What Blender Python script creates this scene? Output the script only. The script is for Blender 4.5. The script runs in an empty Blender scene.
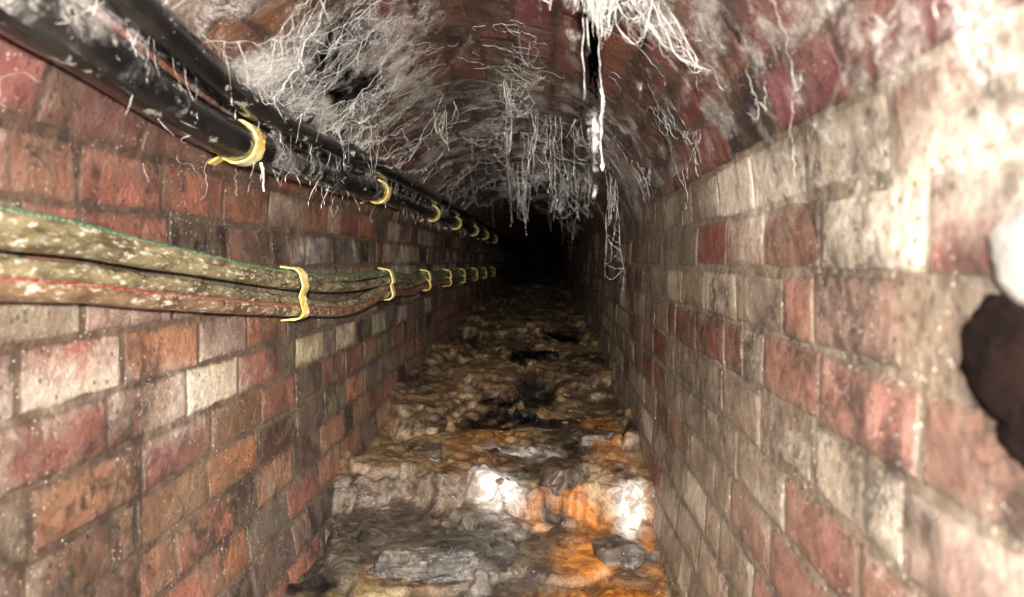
import bpy, math, random, bmesh
import numpy as np
from mathutils import Vector, noise
random.seed(7)
R=random.random
U=random.uniform
scene=bpy.context.scene

# ------------------------------------------------------------ helpers
def lerp(a,b,t): return a+(b-a)*t
def clamp(v,a=0.0,b=1.0): return max(a,min(b,v))
def sstep(a,b,v):
    t=clamp((v-a)/(b-a)); return t*t*(3-2*t)
def interp(tab,x):
    if x<=tab[0][0]: return tab[0][1]
    for i in range(len(tab)-1):
        if x<=tab[i+1][0]:
            t=(x-tab[i][0])/(tab[i+1][0]-tab[i][0]); return lerp(tab[i][1],tab[i+1][1],t)
    return tab[-1][1]
def fbm(x,y,z=0.0,o=4): return noise.fractal(Vector((x,y,z)),1.0,2.0,o)
def mixc(a,b,t): return tuple(a[i]*(1-t)+b[i]*t for i in range(3))

def make_obj(name,verts,faces,mats=(),fmat=None,cols=None,lime_glare=None,smooth=False,parent=None):
    me=bpy.data.meshes.new(name)
    me.from_pydata([tuple(v) for v in verts],[],faces)
    for m in mats: me.materials.append(m)
    if fmat is not None: me.polygons.foreach_set("material_index",fmat)
    if cols is not None:
        a=me.color_attributes.new("Col",'FLOAT_COLOR','POINT')
        arr=np.ones((len(verts),4),dtype=np.float32); arr[:,:3]=np.array(cols,dtype=np.float32)
        a.data.foreach_set("color",arr.ravel())
    if lime_glare is not None:
        a=me.attributes.new("LimeGlare",'FLOAT','POINT')
        a.data.foreach_set("value",np.array(lime_glare,dtype=np.float32))
    if smooth: me.polygons.foreach_set("use_smooth",[True]*len(me.polygons))
    me.update()
    ob=bpy.data.objects.new(name,me); scene.collection.objects.link(ob)
    if parent: ob.parent=parent
    return ob

class NT:
    def __init__(s,name):
        s.m=bpy.data.materials.new(name); s.m.use_nodes=True
        s.t=s.m.node_tree; s.n=s.t.nodes; s.l=s.t.links
        s.b=s.n["Principled BSDF"]; s.co=s.n.new("ShaderNodeTexCoord").outputs["Object"]
    def put(s,sock,v):
        if isinstance(v,bpy.types.NodeSocket): s.l.new(v,sock)
        elif isinstance(v,(tuple,list)) and len(v)==3 and sock.type=='RGBA': sock.default_value=(*v,1)
        else: sock.default_value=v
    def scaled(s,v):
        n=s.n.new("ShaderNodeVectorMath"); n.operation='MULTIPLY'; s.l.new(s.co,n.inputs[0]); n.inputs[1].default_value=v; return n.outputs[0]
    def noise(s,scale,detail=4,rough=.55,dist=0.0,co=None):
        n=s.n.new("ShaderNodeTexNoise"); n.inputs["Scale"].default_value=scale
        n.inputs["Detail"].default_value=detail; n.inputs["Roughness"].default_value=rough
        n.inputs["Distortion"].default_value=dist; s.l.new(co or s.co,n.inputs["Vector"]); return n.outputs["Fac"]
    def voro(s,scale,feature='F1',co=None):
        n=s.n.new("ShaderNodeTexVoronoi"); n.feature=feature; n.inputs["Scale"].default_value=scale
        s.l.new(co or s.co,n.inputs["Vector"]); return n.outputs["Distance"]
    def ramp(s,v,a,b,lo=0.0,hi=1.0):
        n=s.n.new("ShaderNodeMapRange"); n.interpolation_type='SMOOTHSTEP'
        s.put(n.inputs[0],v); n.inputs[1].default_value=a; n.inputs[2].default_value=b
        n.inputs[3].default_value=lo; n.inputs[4].default_value=hi; return n.outputs[0]
    def math(s,op,a,b=0.0,cl=False):
        n=s.n.new("ShaderNodeMath"); n.operation=op; n.use_clamp=cl
        s.put(n.inputs[0],a); s.put(n.inputs[1],b); return n.outputs[0]
    def mix(s,f,a,b,mode='MIX'):
        n=s.n.new("ShaderNodeMix"); n.data_type='RGBA'; n.blend_type=mode
        s.put(n.inputs[0],f); s.put(n.inputs[6],a); s.put(n.inputs[7],b); return n.outputs[2]
    def attr(s,name,out):
        n=s.n.new("ShaderNodeAttribute"); n.attribute_name=name; return n.outputs[out]
    def bump(s,h,dist,strength=1.0,prev=None):
        n=s.n.new("ShaderNodeBump"); n.inputs["Distance"].default_value=dist; n.inputs["Strength"].default_value=strength
        s.l.new(h,n.inputs["Height"])
        if prev: s.l.new(prev,n.inputs["Normal"])
        return n.outputs[0]
    def fin(s,col=None,rough=None,bump=None,spec=.5,metal=0.0):
        if col is not None: s.put(s.b.inputs["Base Color"],col)
        if rough is not None: s.put(s.b.inputs["Roughness"],rough)
        if bump is not None: s.l.new(bump,s.b.inputs["Normal"])
        s.b.inputs["Specular IOR Level"].default_value=spec; s.b.inputs["Metallic"].default_value=metal
        return s.m

# ------------------------------------------------------------ materials
def surface_dirt(k,c,lime_glare,joint=False):
    """shared film of lime, soot and grime so that brick and joint blend"""
    n2=k.noise(60,5,.7); n3=k.noise(4.2,6,.65,.8); n4=k.noise(32,8,.75,.8); n5=k.noise(7,7,.7,.6)
    c=k.mix(k.ramp(n5,.45,.60,0,.45),c,(.17,.115,.075))
    lm=k.math('ADD',k.math('MULTIPLY',lime_glare,.62),k.math('ADD',k.math('MULTIPLY',n4,.50),k.math('MULTIPLY',n5,.50)))
    lm=k.ramp(lm,.62,1.0,0,.86)
    lc=k.mix(k.ramp(n2,.3,.7),(.37,.315,.25),(.64,.56,.46))
    c=k.mix(lm,c,lc)
    soot=k.math('MULTIPLY',k.ramp(n3,.48,.60),k.ramp(n4,.38,.58))
    soot=k.math('MULTIPLY',soot,k.ramp(lime_glare,.65,1.0,1,.25))
    c=k.mix(k.math('MULTIPLY',soot,.84),c,(.026,.020,.016))
    # slightly greasy dirt running vertically down the wall
    run=k.noise(11,6,.7,.2,k.scaled((1,1,.22)))
    c=k.mix(k.ramp(run,.54,.68,0,.5),c,(.075,.050,.034))
    v=k.voro(105); sp=k.math('MULTIPLY',k.ramp(v,.08,.20,1,0),k.ramp(k.noise(11,3),.43,.58))
    c=k.mix(k.math('MULTIPLY',sp,.75),c,(.74,.68,.58))
    v2=k.voro(70); sp2=k.math('MULTIPLY',k.ramp(v2,.12,.30,1,0),k.ramp(k.noise(8,3),.38,.58))
    c=k.mix(k.math('MULTIPLY',sp2,.78),c,(.035,.022,.016))
    return c,n4
def mat_brick():
    k=NT("aged_brick"); c=k.attr("Col","Color"); lime_glare=k.attr("LimeGlare","Fac")
    n1=k.noise(14,6,.65,.4); n2=k.noise(60,5,.7)
    c=k.mix(k.ramp(n1,.35,.65,.0,.8),c,k.mix(1.0,c,(.44,.36,.31),'MULTIPLY'))
    c=k.mix(k.ramp(n2,.45,.75,0,.4),c,k.mix(1.0,c,(1.55,1.45,1.35),'MULTIPLY'))
    c,n4=surface_dirt(k,c,lime_glare)
    rough=k.ramp(n1,.3,.7,.14,.46)
    h=k.math('ADD',k.math('MULTIPLY',n4,.6),k.math('MULTIPLY',n1,.8))
    b=k.bump(h,.012,.9); b=k.bump(k.noise(180,4,.7),.002,.9,b)
    return k.fin(c,rough,b,.7)
def mat_mortar():
    k=NT("lime_mortar"); c=k.attr("Col","Color"); lime_glare=k.attr("LimeGlare","Fac"); n=k.noise(40,6,.7)
    c=k.mix(k.ramp(n,.35,.65),k.mix(1.0,c,(.5,.45,.40),'MULTIPLY'),c)
    c,n4=surface_dirt(k,c,lime_glare)
    b=k.bump(n,.006,1.0)
    return k.fin(c,.7,b,.3)
def mat_floor():
    k=NT("wet_sediment_crust"); c=k.attr("Col","Color")
    n1=k.noise(20,9,.75,.8); n2=k.noise(75,6,.75); n3=k.noise(7,8,.7,.9)
    c=k.mix(k.ramp(n1,.44,.57,0,.80),c,k.mix(1.0,c,(.27,.20,.14),'MULTIPLY'))
    c=k.mix(k.ramp(n2,.52,.70,0,.40),c,k.mix(1.0,c,(1.9,1.7,1.4),'MULTIPLY'))
    c=k.mix(k.math('MULTIPLY',k.ramp(n3,.54,.60),k.ramp(n2,.48,.60,0,.40)),c,(.36,.27,.16))
    v=k.voro(75); c=k.mix(k.math('MULTIPLY',k.ramp(v,.08,.16,.6,0),k.ramp(k.noise(6,3),.50,.6)),c,(.55,.49,.40))
    b=k.bump(k.noise(11,8,.7,.6),.012,.6); b=k.bump(n1,.010,.9,b); b=k.bump(n2,.0045,1.0,b)
    return k.fin(c,k.ramp(n3,.4,.6,.06,.34),b,1.0)
def mat_simple(name,ca,cb,scale,rough=.5,bumpd=.002,spec=.5,a=.4,b_=.62,cc=None,stretch=None,ca2=.56,cb2=.66,metal=0.0):
    k=NT(name)
    co=k.scaled(stretch) if stretch else None
    n=k.noise(scale,7,.7,.5,co); n2=k.noise(scale*4,5,.7,0,co)
    c=k.mix(k.ramp(n,a,b_),ca,cb)
    if cc: c=k.mix(k.ramp(n2,ca2,cb2),c,cc)
    return k.fin(c,rough,k.bump(n2,bumpd,.9),spec,metal)
M_BR=mat_brick(); M_MO=mat_mortar(); M_FL=mat_floor()
M_PIPE=mat_simple("black_bitumen_pipe",(.006,.006,.007),(.020,.019,.017),10,.12,.002,1.0,cc=(.40,.37,.32),stretch=(1,.5,1),ca2=.60,cb2=.65)
M_CABLE=mat_simple("dirty_cable_sheath",(.085,.064,.032),(.27,.225,.125),30,.13,.0008,1.0,.38,.66,(.60,.57,.46),(1,.35,1),.52,.66)
M_CABLE2=mat_simple("brown_cable_sheath",(.085,.048,.028),(.23,.145,.085),30,.15,.0008,1.0,.38,.66,(.58,.50,.41),(1,.35,1),.52,.66)
M_RED=mat_simple("red_cable_stripe",(.26,.014,.012),(.14,.03,.02),60,.3,.0004,cc=(.4,.3,.22),ca2=.50,cb2=.60)
M_GREEN=mat_simple("green_cable_stripe",(.012,.12,.045),(.04,.09,.045),60,.3,.0004,cc=(.4,.38,.28),ca2=.50,cb2=.60)
M_BRK=mat_simple("yellowed_bracket",(.66,.48,.07),(.80,.74,.46),50,.28,.006,.6,.42,.62,(.22,.15,.05))
M_BOLT=mat_simple("rusty_bolt",(.10,.04,.02),(.22,.10,.05),80,.6,.001)
M_CALC=mat_simple("calcite_crust",(.20,.19,.17),(.36,.34,.31),30,.6,.004)
M_END_DARK=mat_simple("painted_dark_end",(.012,.009,.008),(.006,.005,.005),20,.9,.004,.1)  # near-black colour paints the unlit far end into the end wall
M_WEB=NT("cobweb_silk").fin((.74,.71,.66),.6,None,.3)
def mat_film():
    k=NT("cobweb_film"); n=k.noise(30,9,.8,2.4); n2=k.noise(62,6,.7,3.2); n6=k.noise(16,7,.7,1.8)
    def ln(x,w,h): return k.ramp(k.math('ABSOLUTE',k.math('SUBTRACT',x,.5)),0,w,h,0)
    a=k.math('ADD',ln(n2,.017,.75),ln(n,.012,.85),True)
    a=k.math('ADD',a,ln(n6,.008,.95),True)
    a=k.math('ADD',a,k.ramp(n,.56,.78,0,.28),True)
    a=k.math('MULTIPLY',a,k.ramp(k.noise(7,5,.7,.5),.47,.60,.0,1))
    k.put(k.b.inputs["Alpha"],a)
    return k.fin((.78,.75,.70),.8,None,.1)
M_FILM=mat_film()

# ------------------------------------------------------------ tunnel profile
CX=-0.15; HW=0.45; Z0=0.08; RH=0.40
def half_w(z):
    return HW-0.20*max(0,(-z-.35))**2
prof=[]
N=60
for i in range(N+1):
    z=lerp(-1.02,Z0,i/N); prof.append((CX-half_w(z),z))
for i in range(1,120):
    a=math.pi*(1-i/120); prof.append((CX+HW*math.cos(a),Z0+RH*math.sin(a)))
for i in range(N+1):
    z=lerp(Z0,-1.02,i/N); prof.append((CX+half_w(z),z))
P=np.array(prof); seg=np.linalg.norm(P[1:]-P[:-1],axis=1); S=np.concatenate([[0],np.cumsum(seg)])
TOT=S[-1]
def at(s,off=0.0):
    x=np.interp(s,S,P[:,0]); z=np.interp(s,S,P[:,1])
    e=.01; dx=np.interp(s+e,S,P[:,0])-np.interp(s-e,S,P[:,0]); dz=np.interp(s+e,S,P[:,1])-np.interp(s-e,S,P[:,1])
    l=math.hypot(dx,dz) or 1; nx,nz=dz/l,-dx/l
    return x+nx*off, z+nz*off, nx, nz
Y0,Y1=-1.3,17.0
S_SPL=S[N]; S_SPR=S[N+119]
NC=int(round(TOT/.0845)); CH=TOT/NC
CLL=int(round((S_SPL+.06)/CH)); CRR=int(round((S_SPR-.06)/CH))
def warp(y,s): return .007*fbm(y*1.1,s*2.0,2.2,2)

def lime_glare_fn(side,y,z,b):
    n=fbm(y*1.8,z*3.5,3.1 if side=='L' else 9.7,4)*.65
    if side=='R':
        v=.30-.10*sstep(.15,.3,z)-.20*sstep(1.3,3.5,y)+.66*sstep(.85,.52,y)*sstep(-.04,.07,z)  # last term adds pale deposit near the lens as painted flash glare
        v-=.22*sstep(-.12,-.40,z)
        v+=.30*math.exp(-((z-.07)/.09)**2)*sstep(1.7,1.0,y)
    elif side=='L':
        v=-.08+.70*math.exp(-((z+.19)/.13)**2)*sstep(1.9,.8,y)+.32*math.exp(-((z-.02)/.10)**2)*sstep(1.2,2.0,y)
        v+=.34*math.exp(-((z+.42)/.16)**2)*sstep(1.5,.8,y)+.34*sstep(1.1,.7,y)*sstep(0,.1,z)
    else:
        v=-.12+.80*sstep(.80,.50,y)*sstep(.45,.12,z)*(1 if side=='C' else 0)  # pale boost also paints flash glare into the near right haunch
    return clamp(v+n+b)
REDS=[(.21,.092,.065),(.24,.108,.076),(.16,.068,.050),(.26,.125,.088),(.18,.086,.064)]
REDC=[(.22,.068,.052),(.25,.082,.064),(.18,.055,.045),(.21,.082,.064)]
ORNG=[(.33,.155,.09),(.30,.14,.084),(.27,.12,.072)]
PALE=[(.38,.29,.22),(.32,.26,.20),(.42,.35,.27)]
GREY=[(.14,.115,.095),(.10,.08,.068),(.19,.155,.125)]
DARK=[(.030,.022,.022),(.05,.03,.026)]
def brick_col(side,y,z,x):
    r=R()
    if side=='C':
        p=REDC if r<.90 else (DARK if r<.95 else REDS)
        if x<CX and z<.40: p=ORNG if r<.5 else REDS
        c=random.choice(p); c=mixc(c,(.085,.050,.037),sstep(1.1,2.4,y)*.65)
        return tuple(v*U(.75,1.2) for v in c),U(-.15,.10)
    if side=='R':
        if r<.13: p=[(.17,.058,.045),(.14,.050,.040)]; b=U(-.60,-.35)
        elif r<.62: p=[(.22,.175,.13),(.185,.15,.115),(.205,.155,.115)]; b=U(-.10,.15)
        elif r<.76: p=PALE; b=U(.1,.4)
        else: p=[(.22,.125,.095),(.19,.10,.076)]; b=U(-.30,-.05)
        if y<1.0 and z<-.02 and R()<.6: p=[(.28,.145,.115),(.24,.12,.092),(.24,.16,.13)]; b=U(-.35,-.05)
        return random.choice(p),b
    if y>1.25 and z>-.25:
        p=PALE if r<.30 else GREY if r<.60 else DARK if r<.74 else REDS; b=U(-.20,.20)
    elif z<-.22:
        p=ORNG if r<.32 else REDS if r<.74 else GREY if r<.92 else DARK; b=U(-.18,.15)
    elif z>0.0:
        p=ORNG if r<.50 else REDS if r<.85 else PALE if r<.95 else DARK; b=U(-.15,.15)
    else:
        p=ORNG if r<.35 else REDS if r<.65 else PALE; b=U(-.1,.2)
    return tuple(v*U(.85,1.12) for v in random.choice(p)),b
MORT={'C':(.10,.055,.042),'L':(.115,.078,.056),'R':(.17,.135,.10)}
def build_courses(name,c0,c1):
    V=[];F=[];FM=[];C=[];L=[]
    for c in range(c0,c1):
        sa,sb=c*CH,(c+1)*CH
        smid=(sa+sb)/2; xm,zm,_,_=at(smid)
        side='C' if CLL<=c<CRR else ('L' if c<CLL else 'R')
        y=Y0+(.12 if c%2 else 0)+U(-.03,.03)
        dirt=mixc(MORT[side],(.03,.022,.018),.35 if side!='R' else .30)
        while y<Y1:
            Lb=.225*U(.92,1.06)
            if R()<.16: Lb=.11
            y2=y+Lb; m=.0030
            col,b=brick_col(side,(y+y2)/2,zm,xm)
            if side=='C' and xm<CX: lside='c'
            else: lside=side
            o=U(-.0009,.0009); tilt=U(-.0007,.0007); ty=U(-.0007,.0007)
            if R()<.03: o-=.003
            wob=U(-.002,.002)
            base=len(V)
            nd=6 if y<5 else 2
            for ri,(ins,dep) in enumerate([(0,-.020),(0.0,-.0030),(.006,-.0008),(.016,.0)]):
                pts=[]
                a0,a1,b0,b1=y+m+ins,y2-m-ins,sa+m+ins,sb-m-ins
                for i in range(nd): pts.append((lerp(a0,a1,i/nd),b0))
                for i in range(2): pts.append((a1,lerp(b0,b1,i/2)))
                for i in range(nd): pts.append((lerp(a1,a0,i/nd),b1))
                for i in range(2): pts.append((a0,lerp(b1,b0,i/2)))
                for (py,ps) in pts:
                    py+=U(-.0022,.0022); ps+=U(-.0022,.0022)+wob
                    d=dep+o+tilt*((ps-smid)/.04)+ty*((py-y)/Lb-.5)*2+warp(py,ps)
                    if ri>0: d+=U(-.0003,.0003)
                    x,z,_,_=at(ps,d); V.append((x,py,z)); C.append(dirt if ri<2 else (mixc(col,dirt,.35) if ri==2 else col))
                    L.append(lime_glare_fn(lside,py,z,b if ri>1 else b*.3-.22))
            n=2*nd+4
            for r in range(3):
                for i in range(n):
                    j=(i+1)%n
                    F.append((base+r*n+i,base+r*n+j,base+(r+1)*n+j,base+(r+1)*n+i)); FM.append(0)
            F.append(tuple(base+3*n+i for i in range(n))); FM.append(0)
            y=y2
    ss=np.linspace(c0*CH,c1*CH,(c1-c0)*3+1); ys=np.linspace(Y0,Y1,500); base=len(V)
    for s in ss:
        for y in ys:
            x,z,_,_=at(s,-.0025+.0008*fbm(y*9,s*9,0,2)+warp(y,s)); V.append((x,y,z))
            side='C' if CLL<=s/CH<CRR else ('L' if s/CH<CLL else 'R')
            ls='c' if (side=='C' and x<CX) else side
            C.append(MORT[side]); L.append(lime_glare_fn(ls,y,z,-.26))
    for i in range(len(ss)-1):
        for j in range(len(ys)-1):
            a=base+i*len(ys)+j; F.append((a,a+1,a+1+len(ys),a+len(ys))); FM.append(1)
    base=len(V); so=np.linspace(c0*CH,c1*CH,(c1-c0)+1)
    for s in so:
        for y in (Y0,Y1):
            x,z,_,_=at(s,-.11); V.append((x,y,z)); C.append((.1,.06,.05)); L.append(0)
    for i in range(len(so)-1):
        a=base+i*2; F.append((a,a+2,a+3,a+1)); FM.append(1)
    return make_obj(name,V,F,(M_BR,M_MO),FM,C,L)
build_courses("wall_left",0,CLL)
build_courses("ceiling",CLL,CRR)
build_courses("wall_right",CRR,NC)

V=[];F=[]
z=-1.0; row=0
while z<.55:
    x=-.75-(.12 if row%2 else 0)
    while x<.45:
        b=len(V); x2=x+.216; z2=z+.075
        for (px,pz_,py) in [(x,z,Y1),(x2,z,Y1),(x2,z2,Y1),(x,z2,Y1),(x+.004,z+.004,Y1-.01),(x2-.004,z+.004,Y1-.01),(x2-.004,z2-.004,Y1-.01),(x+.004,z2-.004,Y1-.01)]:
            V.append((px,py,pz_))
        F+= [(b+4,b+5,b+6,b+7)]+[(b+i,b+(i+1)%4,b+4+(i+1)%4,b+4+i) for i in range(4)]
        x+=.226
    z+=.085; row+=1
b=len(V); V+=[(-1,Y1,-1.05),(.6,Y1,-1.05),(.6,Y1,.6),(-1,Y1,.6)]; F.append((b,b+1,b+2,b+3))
make_obj("wall_end",V,F,(M_END_DARK,))

# ------------------------------------------------------------ floor
BASE=[(-2,-.74),(1.3,-.72),(1.60,-.695),(1.875,-.655),(1.925,-.578),(2.6,-.548),(3.5,-.495),(6,-.42),(9,-.36),(16,-.33)]
def ledge(x): # plan-view outline of the broken ledge
    return .06*fbm(x*6,0,55,4)+.03*math.sin(x*11+1)-.10*sstep(-.22,-.42,x)
def floor_h(x,y):
    wob=.030*fbm(x*9,y*1.5,5,3)+ledge(x)
    h=interp(BASE,y+wob)
    wx=x+.06*fbm(x*6,y*6,31,3); wy=y+.07*fbm(x*6,y*6,37,3)
    d,pts=noise.voronoi(Vector((wx*3.2,wy*2.0,0)))
    pid=pts[0]; lv=noise.cell(pid*7.3)
    amp=sstep(0,.10,d[1]-d[0])
    h+=(.036*(lv-.5)+ (noise.cell(pid*3.1+Vector((5,5,5)))-.5)*.08*(wx-pid.x/3.2))*amp
    h-=.014*(1-sstep(0.0,.06,d[1]-d[0]))
    n=fbm(x*3.0,y*2.0,1.5,3); t=n*1.8; q=math.floor(t); fr=t-q
    h+=.016*(q+sstep(.44,.54,fr))
    h+=.006*fbm(x*9,y*8,4,4)+.005*fbm(x*26,y*24,7,5)
    r=math.hypot((x+.04)/.10,(y-3.1)/.30); h-=.06*sstep(1.0,.4,r)
    e=max(0,abs(x-CX)-.36); h+=.10*e*sstep(1.9,2.4,y)
    return h
def floor_c(x,y,h):
    n1=fbm(x*5,y*4,11,4); n2=fbm(x*11,y*9,17,4); n3=fbm(x*2.5,y*2,23,3)
    wx=x+.06*fbm(x*6,y*6,31,3); wy=y+.07*fbm(x*6,y*6,37,3)
    d,pts=noise.voronoi(Vector((wx*3.2,wy*2.0,0))); pc=noise.cell(pts[0]*5.7+Vector((1,2,3)))
    c=mixc((.10,.064,.036),(.27,.175,.09),pc)
    c=mixc(c,(.35,.235,.125),sstep(0,.5,n1)*.8)
    c=mixc(c,(.050,.037,.026),sstep(.0,.35,n3+.5*n2)*.9)
    c=mixc(c,(.44,.34,.21),sstep(.30,.58,n2)*.55)
    c=mixc(c,(.02,.013,.009),(1-sstep(0,.06,d[1]-d[0]))*.75)
    yl=y+ledge(x)
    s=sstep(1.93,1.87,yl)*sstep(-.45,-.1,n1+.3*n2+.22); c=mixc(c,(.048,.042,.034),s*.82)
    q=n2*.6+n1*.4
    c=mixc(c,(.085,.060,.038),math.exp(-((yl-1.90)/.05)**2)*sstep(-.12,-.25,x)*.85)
    o=math.exp(-((x+.40)/.12)**2-((y-1.50)/.09)**2)*sstep(-.3,.2,q+.1); c=mixc(c,(.28,.21,.09),clamp(o*1.3))
    m=1.4*math.exp(-((x-.04)/.13)**2-((yl-1.872)/.034)**2)+1.0*math.exp(-((x-.10)/.06)**2-((y-1.68)/.09)**2)+1.1*math.exp(-((x-.12)/.15)**2-((y-1.50)/.05)**2)
    m+=.7*math.exp(-((x-.250)/.03)**2-((y-1.85)/.2)**2)+.6*math.exp(-((x-.19)/.05)**2-((y-2.4)/.3)**2)+.35*math.exp(-((x+.2)/.12)**2-((y-2.3)/.25)**2)
    c=mixc(c,(.40,.145,.018),clamp(m*1.6*sstep(-.40,.15,q+.10)))
    w=1.3*math.exp(-((x+.125)/.050)**2-((yl-1.925)/.080)**2)+1.2*math.exp(-((x-.225)/.032)**2-((yl-1.915)/.080)**2)+.9*math.exp(-((x+.09)/.08)**2-((y-2.25)/.06)**2)
    c=mixc(c,(.64,.62,.59),clamp(w*1.8*sstep(-.40,.05,q+.10)))
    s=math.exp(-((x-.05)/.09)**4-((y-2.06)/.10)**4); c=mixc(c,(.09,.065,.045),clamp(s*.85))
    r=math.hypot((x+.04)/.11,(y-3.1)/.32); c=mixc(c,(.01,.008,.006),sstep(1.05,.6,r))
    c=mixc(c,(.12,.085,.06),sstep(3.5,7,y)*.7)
    return c
xs=np.linspace(-.67,.36,190); ys=[]; y=-1.2
while y<Y1:
    ys.append(y); y+= .05 if y<1.0 else max(.0055,.0034*y)
V=[];F=[];C=[];L=[]
for y in ys:
    for x in xs:
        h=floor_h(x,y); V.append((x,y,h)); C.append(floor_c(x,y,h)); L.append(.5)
nx=len(xs)
for j in range(len(ys)-1):
    for i in range(nx-1):
        a=j*nx+i; F.append((a,a+1,a+1+nx,a+nx))
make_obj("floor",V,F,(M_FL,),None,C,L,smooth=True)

def stone(V,F,C,cx,cy,cz,sx,sy,sz,col,seed,sub=4):
    bm=bmesh.new(); bmesh.ops.create_icosphere(bm,subdivisions=sub,radius=1.0)
    base=len(V); ca,sa=math.cos(seed*1.7),math.sin(seed*1.7)
    for v in bm.verts:
        p=v.co.copy()
        for kx in range(9):
            rr=random.Random(seed*31+kx); d=Vector((rr.uniform(-1,1),rr.uniform(-1,1),rr.uniform(-.2,.5))).normalized()
            lim=rr.uniform(.5,.75); t=p.dot(d)
            if t>lim: p-=d*(t-lim)*.95
        if p.z>.45: p.z=.45+(p.z-.45)*.12
        p*=1+.16*fbm(p.x*1.6+seed,p.y*1.6,p.z*1.6,4)+.06*fbm(p.x*7+seed,p.y*7,p.z*7,4)
        x,y,z=p.x*sx,p.y*sy,p.z*sz
        V.append((cx+x*ca-y*sa,cy+x*sa+y*ca,cz+z))
        k=.8+.6*fbm(p.x*3+seed,p.y*3,p.z*3,3); C.append(tuple(q*k for q in col))
    for f in bm.faces: F.append(tuple(base+v.index for v in f.verts))
    bm.free()
V=[];F=[];C=[]
big=[(.050,1.97,-.565,.11,.07,.060,(.10,.07,.045)),(-.22,1.70,-.675,.23,.13,.055,(.062,.056,.048)),(.16,1.70,-.690,.07,.08,.045,(.08,.06,.045)),
     (-.36,2.2,-.575,.10,.10,.03,(.13,.10,.07)),(.15,2.35,-.56,.08,.09,.03,(.10,.075,.055))]
for i,(x,y,z,a,b_,c_,col) in enumerate(big): stone(V,F,C,x,y,max(z,floor_h(x,y)+.002),a,b_,c_,col,i+1,5)
for i in range(45):
    y=1.4+6*R()**1.5; x=U(-.46,.18); s=U(.005,.016)
    q=R(); col=(.19,.14,.085) if q<.5 else ((.07,.055,.045) if q<.8 else (.33,.26,.17))
    stone(V,F,C,x,y,floor_h(x,y),s*U(.8,1.5),s*U(.8,1.5),s*U(.4,.8),col,i+20,3)
make_obj("rubble",V,F,(M_FL,),None,C,[.5]*len(V),smooth=True)

# ------------------------------------------------------------ tubes
def smooth_pts(pts,n):
    pts=[Vector(p) for p in pts]; out=[]
    for i in range(len(pts)-1):
        p0=pts[max(i-1,0)];p1=pts[i];p2=pts[i+1];p3=pts[min(i+2,len(pts)-1)]
        for k in range(n):
            t=k/n; out.append(.5*((2*p1)+(-p0+p2)*t+(2*p0-5*p1+4*p2-p3)*t*t+(-p0+3*p1-3*p2+p3)*t**3))
    out.append(pts[-1]); return out
def tube(V,F,pts,rad,seg=16,cap=True):
    base=len(V); n=len(pts)
    for i,p in enumerate(pts):
        t=(pts[min(i+1,n-1)]-pts[max(i-1,0)]).normalized()
        up=Vector((0,0,1)) if abs(t.z)<.9 else Vector((1,0,0))
        a=t.cross(up).normalized(); b=a.cross(t)
        r=rad[i] if isinstance(rad,(list,tuple)) else rad
        for k in range(seg):
            an=2*math.pi*k/seg; V.append(p+a*r*math.cos(an)+b*r*math.sin(an))
    for i in range(n-1):
        for k in range(seg):
            k2=(k+1)%seg; F.append((base+i*seg+k,base+i*seg+k2,base+(i+1)*seg+k2,base+(i+1)*seg+k))
    if cap and seg>3:
        F.append(tuple(base+k for k in range(seg))[::-1]); F.append(tuple(base+(n-1)*seg+k for k in range(seg)))
def wall_x(z):
    if z<Z0: return CX-half_w(z)
    return CX-HW*math.sqrt(max(0,1-((z-Z0)/RH)**2))

pz=[(-1.2,.275),(.3,.268),(.75,.243),(1.3,.203),(2.3,.215),(3.4,.218),(5,.218),(9,.218),(16.9,.218)]
def pipe(name,dz,r,dx):
    pts=[]
    for (y,z) in pz:
        zz=z+dz; pts.append((wall_x(zz+r*.4)+r+.012+dx,y,zz))
    V=[];F=[]; pp=smooth_pts(pts,24); tube(V,F,pp,r,28)
    for yc in (1.95,4.9,7.9):
        q=[p for p in pp if abs(p.y-yc)<.20]
        if len(q)>2: tube(V,F,[q[0].lerp(q[-1],t) for t in (0,.2,.4,.6,.8,1)],r*1.14,28)
    return make_obj(name,V,F,(M_PIPE,),smooth=True),pp
p1,PP1=pipe("black_pipe",0,.033,0)
p2,PP2=pipe("black_pipe",.062,.026,.006)
def near(pp,y): return min(pp,key=lambda p:abs(p.y-y))

def strap(V,F,c,r,w,th,a0,a1,n=24):
    base=len(V)
    for i in range(n+1):
        a=lerp(a0,a1,i/n); jt=U(0,.0018); jw=U(-.003,.003)
        for (rr,yy) in ((r,-w/2),(r+th+jt,-w/2+jw),(r+th+jt,w/2+jw),(r,w/2)):
            V.append((c.x+rr*math.cos(a),c.y+yy,c.z+rr*math.sin(a)))
    for i in range(n):
        for k in range(4):
            k2=(k+1)%4; F.append((base+i*4+k,base+i*4+k2,base+i*4+4+k2,base+i*4+4+k))
    F.append((base,base+1,base+2,base+3)); e=base+n*4; F.append((e,e+3,e+2,e+1))
def slab(V,F,p,q,w,th):
    p=Vector(p);q=Vector(q); d=(q-p).normalized(); nrm=Vector((-d.z,0,d.x)); b=len(V)
    for e in (p,q):
        for (s,yy) in ((-1,-1),(1,-1),(1,1),(-1,1)): V.append(e+nrm*s*th/2+Vector((0,yy*w/2,0)))
    F += [(b,b+1,b+2,b+3),(b+4,b+7,b+6,b+5)]+[(b+i,b+4+i,b+4+(i+1)%4,b+(i+1)%4) for i in range(4)]
def bolt(V,F,p,d,r,h):
    p=Vector(p); d=Vector(d).normalized(); tube(V,F,[p,p+d*h],r,6)
def parented(name,parts):
    e=bpy.data.objects.new(name,None); scene.collection.objects.link(e); e.empty_display_size=.05
    for nm,V,F,m in parts: make_obj(nm,V,F,(m,),parent=e)
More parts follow.
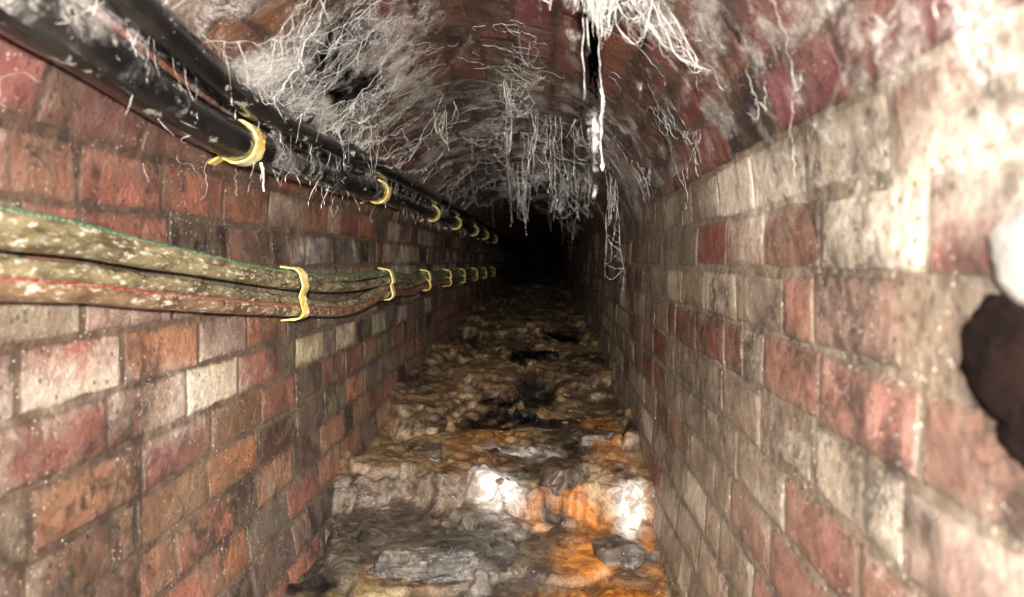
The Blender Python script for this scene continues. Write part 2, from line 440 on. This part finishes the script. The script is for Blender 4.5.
for y in (0.35,1.28,2.32,3.42,4.25,5.3,6.3,7.4):
    a=near(PP1,y); V=[];F=[]
    strap(V,F,a,.0335,.036,.0035,math.radians(-215),math.radians(85))
    wz=a.z-.034; slab(V,F,(a.x-.028,y,a.z-.018),(wall_x(wz)+.004,y,wz),.026,.004)
    B=[];G=[]; bolt(B,G,(a.x+.034,y,a.z+.012),(1,0,.3),.005,.008)
    parented("pipe_bracket",[("strap",V,F,M_BRK),("bolts",B,G,M_BOLT)])

upz=[(-1.2,.070),(.2,.058),(.77,.034),(1.05,.008),(1.65,-.045),(2.1,-.062),(2.62,-.058),(3.05,-.074),(3.5,-.074),(4.3,-.080),(6,-.09),(9,-.10),(16.9,-.11)]
loz=[(-1.2,.010),(.2,-.000),(.77,-.022),(1.05,-.046),(1.65,-.102),(2.1,-.134),(2.62,-.108),(3.05,-.120),(3.5,-.108),(4.3,-.114),(6,-.125),(9,-.135),(16.9,-.145)]
def cable(name,tab,r,dx,dz,mat,ph,stripe=None,sa=0.0):
    pts=[]
    for (y,z) in tab: pts.append((wall_x(z)+r+dx,y,z+dz))
    pp=smooth_pts(pts,26)
    pp=[Vector((p.x+.003*math.sin(p.y*2.1+ph),p.y,p.z+.003*math.sin(p.y*3.3+ph*2))) for p in pp]
    e=bpy.data.objects.new(name,None); scene.collection.objects.link(e)
    V=[];F=[]; tube(V,F,pp,[r*(1+.05*fbm(p.y*12,ph,0,2)) for p in pp],20)
    make_obj("sheath",V,F,(mat,),smooth=True,parent=e)
    if stripe:
        V=[];F=[]; q=[p+Vector((math.cos(sa+.3*math.sin(p.y*1.3)),0,math.sin(sa+.3*math.sin(p.y*1.3))))*(r-.0016) for p in pp]
        tube(V,F,q,.0036,8); make_obj("marker_stripe",V,F,(stripe,),smooth=True,parent=e)
    return pp
cable("electrical_cable",upz,.0135,.014,.011,M_CABLE,0.3,M_GREEN,.40)
cable("electrical_cable",upz,.0130,.024,-.010,M_CABLE,1.7)
cable("electrical_cable",loz,.0130,.010,.012,M_CABLE,2.2)
cable("electrical_cable",loz,.0130,.024,-.009,M_CABLE2,3.4,M_RED,.70)
def ribbon(V,F,path,y,w,th):
    n=len(path); base=len(V)
    for i,(x,z) in enumerate(path):
        x0,z0=path[max(i-1,0)];x1,z1=path[min(i+1,n-1)]; dx,dz=x1-x0,z1-z0; l=math.hypot(dx,dz) or 1; nx_,nz_=-dz/l,dx/l
        jt=U(0,.0022); jw=U(-.003,.003)
        for (o,yy) in ((0,-w/2),(-th-jt,-w/2+jw),(-th-jt,w/2+jw),(0,w/2)): V.append((x+nx_*o,y+yy,z+nz_*o))
    for i in range(n-1):
        for k in range(4):
            k2=(k+1)%4; F.append((base+i*4+k,base+i*4+k2,base+(i+1)*4+k2,base+(i+1)*4+k))
    F.append((base,base+1,base+2,base+3)); e=base+(n-1)*4; F.append((e,e+3,e+2,e+1))
for y in (0.15,1.65,2.62,3.48,4.25,5.0,5.9,6.8,7.9):
    zu=interp(upz,y); zl=interp(loz,y); xw=wall_x(zl)
    V=[];F=[]; w=.040
    path=[]
    def arc(cx,cz,r,a0,a1,n=9):
        for i in range(n):
            a=math.radians(lerp(a0,a1,i/(n-1))); path.append((cx+r*math.cos(a),cz+r*math.sin(a)))
    path.append((xw+.006,zu+.031))
    arc(xw+.032,zu+.008,.0190,95,15)
    arc(xw+.039,zu-.011,.0170,20,-35,6)
    arc(xw+.034,zl+.011,.0170,35,-5,6)
    arc(xw+.039,zl-.010,.0170,5,-95)
    path.append((xw+.006,zl-.030))
    path=path[::-1]
    ribbon(V,F,path,y,w,.003)
    B=[];G=[]; bolt(B,G,(xw+.053,y,(zu+zl)/2),(1,0,0),.005,.006)
    parented("cable_bracket",[("saddle",V,F,M_BRK),("bolts",B,G,M_BOLT)])

def blob(V,F,c,s,seed,amp=.2,sub=4):
    bm=bmesh.new(); bmesh.ops.create_icosphere(bm,subdivisions=sub,radius=1.0); base=len(V)
    for v in bm.verts:
        p=v.co.copy(); p*=1+amp*fbm(p.x*1.8+seed,p.y*1.8,p.z*1.8,4)
        V.append((c[0]+p.x*s[0],c[1]+p.y*s[1],c[2]+p.z*s[2]))
    for f in bm.faces: F.append(tuple(base+v.index for v in f.verts))
    bm.free()
V=[];F=[]
blob(V,F,(.302,.462,.006),(.015,.052,.034),3,.12)
make_obj("calcite_lump",V,F,(M_CALC,),smooth=True)
M_HOLLOW_SHADE=mat_simple("painted_hollow_shade",(.004,.0025,.002),(.010,.005,.004),40,.95,.002,.05)  # near-black colour stands in for the shadow of a hollow
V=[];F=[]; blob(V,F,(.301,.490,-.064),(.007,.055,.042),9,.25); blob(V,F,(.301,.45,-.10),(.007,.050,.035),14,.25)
make_obj("hollow_shadow_blob",V,F,(M_HOLLOW_SHADE,),smooth=True)  # flattened blobs on the right wall, added as the hollow's painted shadow

# ------------------------------------------------------------ cobwebs
WV=[];WF=[]
def strand(pts,r): tube(WV,WF,pts,r,3,False)
nodes=[]
def surf(s,y,off=.004):
    x,z,_,_=at(s,off); return Vector((x,y,z))
def link(a,b,sag,r,jit=.004,keep=True):
    d=(b-a).length; n=max(4,int((d+sag)/.013)); pts=[]; sk=U(.6,1.7); wx=wy=wz=0
    for i in range(n+1):
        t=i/n; p=a.lerp(b,t); tt=t**sk; p.z-=sag*4*tt*(1-tt)
        wx=.8*wx+U(-jit,jit); wy=.8*wy+U(-jit,jit); wz=.8*wz+U(-jit,jit)
        k=4*t*(1-t); p+=Vector((wx,wy,wz))*k
        pts.append(p)
    strand(pts,[r*U(.4,1.6) for _ in pts])
    if keep: nodes.extend(pts[1:-1])
    return pts
def hang(a,l,r,sw=.02):
    n=max(4,int(l/.010)); pts=[]; ox=U(-sw,sw); oy=U(-sw,sw); px=0;py=0;vx=0
    for i in range(n+1):
        t=i/n; vx=.6*vx+U(-.0022,.0022); px+=vx; py+=U(-.002,.002)
        pts.append(a+Vector((ox*t+px,oy*t+py,-l*t)))
    rr=[r*(1.3-.8*i/n)*U(.3,1.8) for i in range(n+1)]
    strand(pts,rr); nodes.extend(pts[2::2])
    if R()<.3:
        e=pts[-1]; strand([e,e-Vector((0,0,.004)),e-Vector((0,0,.010))],[r*1.2,r*2.8,r*.5])
    return pts
SC=TOT/2
def s_of(f): return SC+f*(S_SPR-S_SPL)/2
def pick(y0,y1,f0,f1,th=.06):
    for _ in range(60):
        f=U(f0,f1); y=U(y0,y1)
        if fbm(f*4.2,y*3.2,77,2)>th: break
    return surf(s_of(f),y)
def zone(y0,y1,f0,f1,nl,nh,lmin,lmax,r,maxd=.16,sag=.05,mesh=3):
    global nodes
    anch=[pick(y0,y1,f0,f1) for _ in range(nl)]
    nodes=[]
    for a in anch:
        nb=[b for b in anch if .02<(a-b).length<maxd]
        if nb: link(a,random.choice(nb),.003+sag*R()**2,r*U(.4,1.2))
    base=list(nodes)
    for _ in range(nl*mesh):
        if not base: break
        a=random.choice(base); c=[b for b in random.sample(base,min(60,len(base))) if .008<(a-b).length<.06]
        if c: link(a,c[0],U(0,.010),r*.45,.003,False)
    for _ in range(nh):
        a=random.choice(base) if (R()<.7 and base) else pick(y0,y1,f0,f1)
        l=lmin+(lmax-lmin)*R()**3
        if R()<.45: hang(a,l,r*U(.4,1.3))
        elif base:
            c=[b for b in random.sample(base,min(40,len(base))) if .015<(a-b).length<.10]
            if c: link(a,c[0],l*.6,r*U(.4,1.1))
zone(1.0,1.8,-.45,.40,16,12,.01,.08,.00016)
zone(1.7,2.8,-.6,.6,32,38,.02,.17,.00024)
zone(2.6,4.2,-.7,.7,40,60,.03,.28,.00038,.3)
zone(4.0,6.5,-.8,.8,36,40,.03,.28,.00055,.35)
zone(.65,1.3,.30,.70,12,0,.01,.025,.00012,.12,.02)
zone(1.3,3.2,.45,.90,20,14,.02,.12,.00018,.14,.03)
zone(.75,1.25,-.10,.45,14,5,.01,.05,.00015)
zone(.7,2.2,-.80,-.30,28,12,.01,.05,.00015)
# webs slung between pipes and vault
nodes=[]
for _ in range(40):
    y=random.choice([1.15,1.3,1.45,1.62,1.85]) if R()<.8 else U(.9,2.4)
    a=near(PP2,y)+Vector((.015+U(-.01,.015),U(-.09,.09),.012+U(-.02,.012)))
    b=surf(s_of(U(-.60,-.16)),y+U(-.25,.45)); link(a,b,.07*R()**2,U(.00015,.00042),.007)
b0=list(nodes)
for _ in range(1000):
    a=random.choice(b0); c=[b for b in random.sample(b0,70) if .006<(a-b).length<.05]
    if c: link(a,c[0],U(0,.010),.00014,.003,False)
for _ in range(35): hang(random.choice(b0),U(.01,.09),U(.0002,.0004))
for _ in range(60):
    y=.55+3.2*R(); a=near(PP2,y)+Vector((.012,0,.024)); b=near(PP1,y+U(-.12,.12))+Vector((.031,0,U(-.02,.012)))
    link(a,b,U(-.004,.012),U(.00012,.00030),.003)
for _ in range(70):
    y=.8+4*R(); a=near(PP1,y)+Vector((U(-.01,.03),U(-.02,.02),-.028)); hang(a,.006+.045*R()**2,U(.00015,.0004))
hang(near(PP1,1.28)+Vector((.02,.03,-.03)),.05,.0018,.003); hang(near(PP1,1.27)+Vector((.026,.03,-.03)),.035,.0012,.003)
zt=lambda x: Z0+RH*math.sqrt(max(0,1-((x-CX)/HW)**2))-.004
def cluster(x,y,w,l,n,r,m=4):
    global nodes
    nodes=[]
    for _ in range(n):
        xx=x+U(-w,w); yy=y+U(-w,w)
        hang(Vector((xx,yy,zt(xx))),l*(.2+.8*R()**1.5),r*U(.5,1.4),.02)
    nd=list(nodes)
    for _ in range(n*m):
        a=random.choice(nd); c=[b for b in random.sample(nd,min(40,len(nd))) if .01<(a-b).length<.07]
        if c: link(a,c[0],U(0,.03),r*.5,.003,False)
hang(Vector((.055,1.0,zt(.056))),.30,.0010,.002); hang(Vector((.060,1.0,zt(.06))),.25,.0005,.003); hang(Vector((.052,1.0,zt(.055))),.22,.0006,.004)
cluster(.050,1.0,.035,.14,9,.00035,14); cluster(.0,.98,.04,.12,8,.00025,12)
cluster(.0,2.3,.05,.28,8,.0005); cluster(.12,2.2,.05,.22,7,.0004); cluster(-.12,2.7,.08,.26,12,.0005)
cluster(-.28,2.2,.05,.16,6,.0004); cluster(.10,3.2,.08,.30,12,.0006); cluster(.22,2.6,.03,.40,8,.0005); cluster(-.05,3.6,.14,.36,14,.0007)
cluster(-.08,2.0,.04,.20,8,.0004)
for (x1,y1,x2,y2,s) in [(-.04,1.0,.055,1.0,.13),(.055,1.0,.15,1.05,.10),(.02,.97,.10,1.02,.12),(.06,1.0,.21,1.15,.04),(-.01,1.0,.06,.98,.14),(.06,.98,.10,1.0,.11),(.15,1.05,.24,1.1,.03),(.03,1.0,.09,1.0,.14),(-.03,.99,.03,1.0,.12)]:
    nodes=[]
    for _ in range(3):
        link(Vector((x1+U(-.01,.01),y1+U(-.02,.02),zt(x1))),Vector((x2+U(-.01,.01),y2+U(-.02,.02),zt(x2))),s*U(.4,1.1),U(.0002,.0006),.005)
    nd=list(nodes)
    for _ in range(45):
        a=random.choice(nd); c=[b for b in random.sample(nd,min(40,len(nd))) if .006<(a-b).length<.05]
        if c: link(a,c[0],U(0,.01),.00017,.003,False)
for _ in range(900):
    f=U(-.9,.85); y=.5+4*R()**1.3
    if fbm(f*4.2,y*3.2,77,2)<0 or (f>0.7 and y>2.5): continue
    s=s_of(f); th=U(0,6.28); pts=[]
    for i in range(random.randint(5,16)):
        th+=U(-.8,.8); s+=.008*math.sin(th); y+=.010*math.cos(th)
        pts.append(surf(s,y,.004+.004*R()))
    strand(pts,[U(.0001,.00026)*(1+.35*y) for _ in pts])
make_obj("cobweb",WV,WF,(M_WEB,))
print("web verts",len(WV))
FV=[];FF=[]
def film(corners,nu,nv,sag,rough=.016):
    a,b,c,d=[Vector(p) for p in corners]; base=len(FV); sd=U(0,50)
    for i in range(nu+1):
        for j in range(nv+1):
            u=i/nu;v=j/nv; p=a.lerp(b,u).lerp(d.lerp(c,u),v); k=16*u*(1-u)*v*(1-v)
            p.z-=sag*k; p+=Vector((1,1,1))*rough*fbm(p.x*14,p.y*14,p.z*14+sd,3); FV.append(p)
    for i in range(nu):
        for j in range(nv):
            q=base+i*(nv+1)+j; FF.append((q,q+1,q+nv+2,q+nv+1))
def sfilm(f0,f1,y0,y1,off=.010,sag=.03):
    nu,nv=30,30; base=len(FV); sd=U(0,50)
    for i in range(nu+1):
        for j in range(nv+1):
            u=i/nu;v=j/nv; k=min(1,16*u*(1-u)*v*(1-v))
            p=surf(s_of(lerp(f0,f1,u)),lerp(y0,y1,v),off+sag*k*max(0,.5+1.2*fbm(u*4,v*4,sd,3))); FV.append(p)
    for i in range(nu):
        for j in range(nv):
            q=base+i*(nv+1)+j; FF.append((q,q+1,q+nv+2,q+nv+1))
for a in [(-.75,-.15,.8,1.5),(-.70,-.20,1.3,2.1),(-.05,.55,.80,1.25),(.35,.95,.45,1.0),(.30,.85,.60,1.2,.015,.02),(-.5,.4,1.8,2.8),(-.6,.6,2.6,4.0),(-.5,.5,3.8,5.5,.02,.08),(.3,.85,1.2,2.1),(.3,.95,2.0,3.4)]:
    sfilm(*a)
a=near(PP2,1.12);b=near(PP2,1.8)
for k in (0,1,2,3): film([a+Vector((.01,0,.02-.01*k)),surf(s_of(-.42+.10*k),1.15),surf(s_of(-.36+.12*k),1.7),b+Vector((.01,0,.02))],30,30,.04)
def pipe_film(y0,y1):
    nu,nv=40,12; base=len(FV)
    for i in range(nu+1):
        y=lerp(y0,y1,i/nu); p=near(PP1,y); q=near(PP2,y)
        p=Vector((p.x,y,p.z)); q=Vector((q.x,y,q.z))
        for j in range(nv+1):
            v=j/nv
            if v<.5: an=lerp(100,0,v*2); w=q+Vector((math.cos(math.radians(an)),0,math.sin(math.radians(an))))*.0285
            else: an=lerp(50,-50,(v-.5)*2); w=p+Vector((math.cos(math.radians(an)),0,math.sin(math.radians(an))))*.036
            FV.append(w+Vector((.003*fbm(y*20,v*6,3,2),0,0)))
    for i in range(nu):
        for j in range(nv):
            q_=base+i*(nv+1)+j; FF.append((q_,q_+1,q_+nv+2,q_+nv+1))
pipe_film(.5,1.0); pipe_film(1.34,2.25)
def curtain(x0,x1,y0,y1,l):
    nu,nv=24,16; base=len(FV); sd=U(0,50)
    for i in range(nu+1):
        for j in range(nv+1):
            u=i/nu;v=j/nv; x=lerp(x0,x1,u); ll=l*(.35+.9*abs(fbm(u*5,sd,0,3))*2)*math.sin(math.pi*min(1,max(0,u*.9+.05)))
            FV.append(Vector((x+.01*fbm(u*6,v*6,sd,2),lerp(y0,y1,u)+.03*fbm(u*5,v*3,sd+4,2),zt(x)-ll*v)))
    for i in range(nu):
        for j in range(nv):
            q=base+i*(nv+1)+j; FF.append((q,q+1,q+nv+2,q+nv+1))
for a in [(-.10,.12,2.2,2.4,.14),(-.02,.20,3.1,3.0,.20),(-.30,.15,3.7,3.8,.18),(-.05,.13,1.0,1.02,.20),(-.03,.11,.98,1.02,.22),(.0,.20,1.0,1.10,.15),(.04,.075,1.0,1.0,.28)]: curtain(*a)
make_obj("cobweb_sheet",FV,FF,(M_FILM,),smooth=True)

# ------------------------------------------------------------ lights
def light(name,kind,loc,energy,size,color=(1,1,1),target=None,angle=60,blend=1):
    d=bpy.data.lights.new(name,kind); d.energy=energy; d.color=color; d.shadow_soft_size=size
    if kind=='SPOT': d.spot_size=math.radians(angle); d.spot_blend=blend
    o=bpy.data.objects.new(name,d); o.location=loc; scene.collection.objects.link(o)
    if target: o.rotation_euler=(Vector(target)-Vector(loc)).to_track_quat('-Z','Y').to_euler()
light("camera_flash",'POINT',(-.005,-.12,.08),200,.02,(1,.965,.91))
light("tunnel_fill_spot",'SPOT',(.03,-.25,.12),540,.03,(1,.95,.88),(-.17,2.1,-.50),54,1)  # added fill spot, offsets the flash falloff down the tunnel
w=bpy.data.worlds.new("World"); scene.world=w; w.use_nodes=True
w.node_tree.nodes["Background"].inputs[0].default_value=(.5,.5,.55,1); w.node_tree.nodes["Background"].inputs[1].default_value=.02
scene.view_settings.view_transform='Standard'

# ------------------------------------------------------------ camera
cd=bpy.data.cameras.new("camera"); cam=bpy.data.objects.new("camera",cd); scene.collection.objects.link(cam)
cd.sensor_width=36; cd.lens=740/1024*36; cam.location=(0,0,0); cd.clip_start=.01
cam.rotation_euler=(math.radians(90-2.9),0,math.radians(2.6))
cd.dof.use_dof=True; cd.dof.focus_distance=1.8; cd.dof.aperture_fstop=3.8
scene.camera=cam
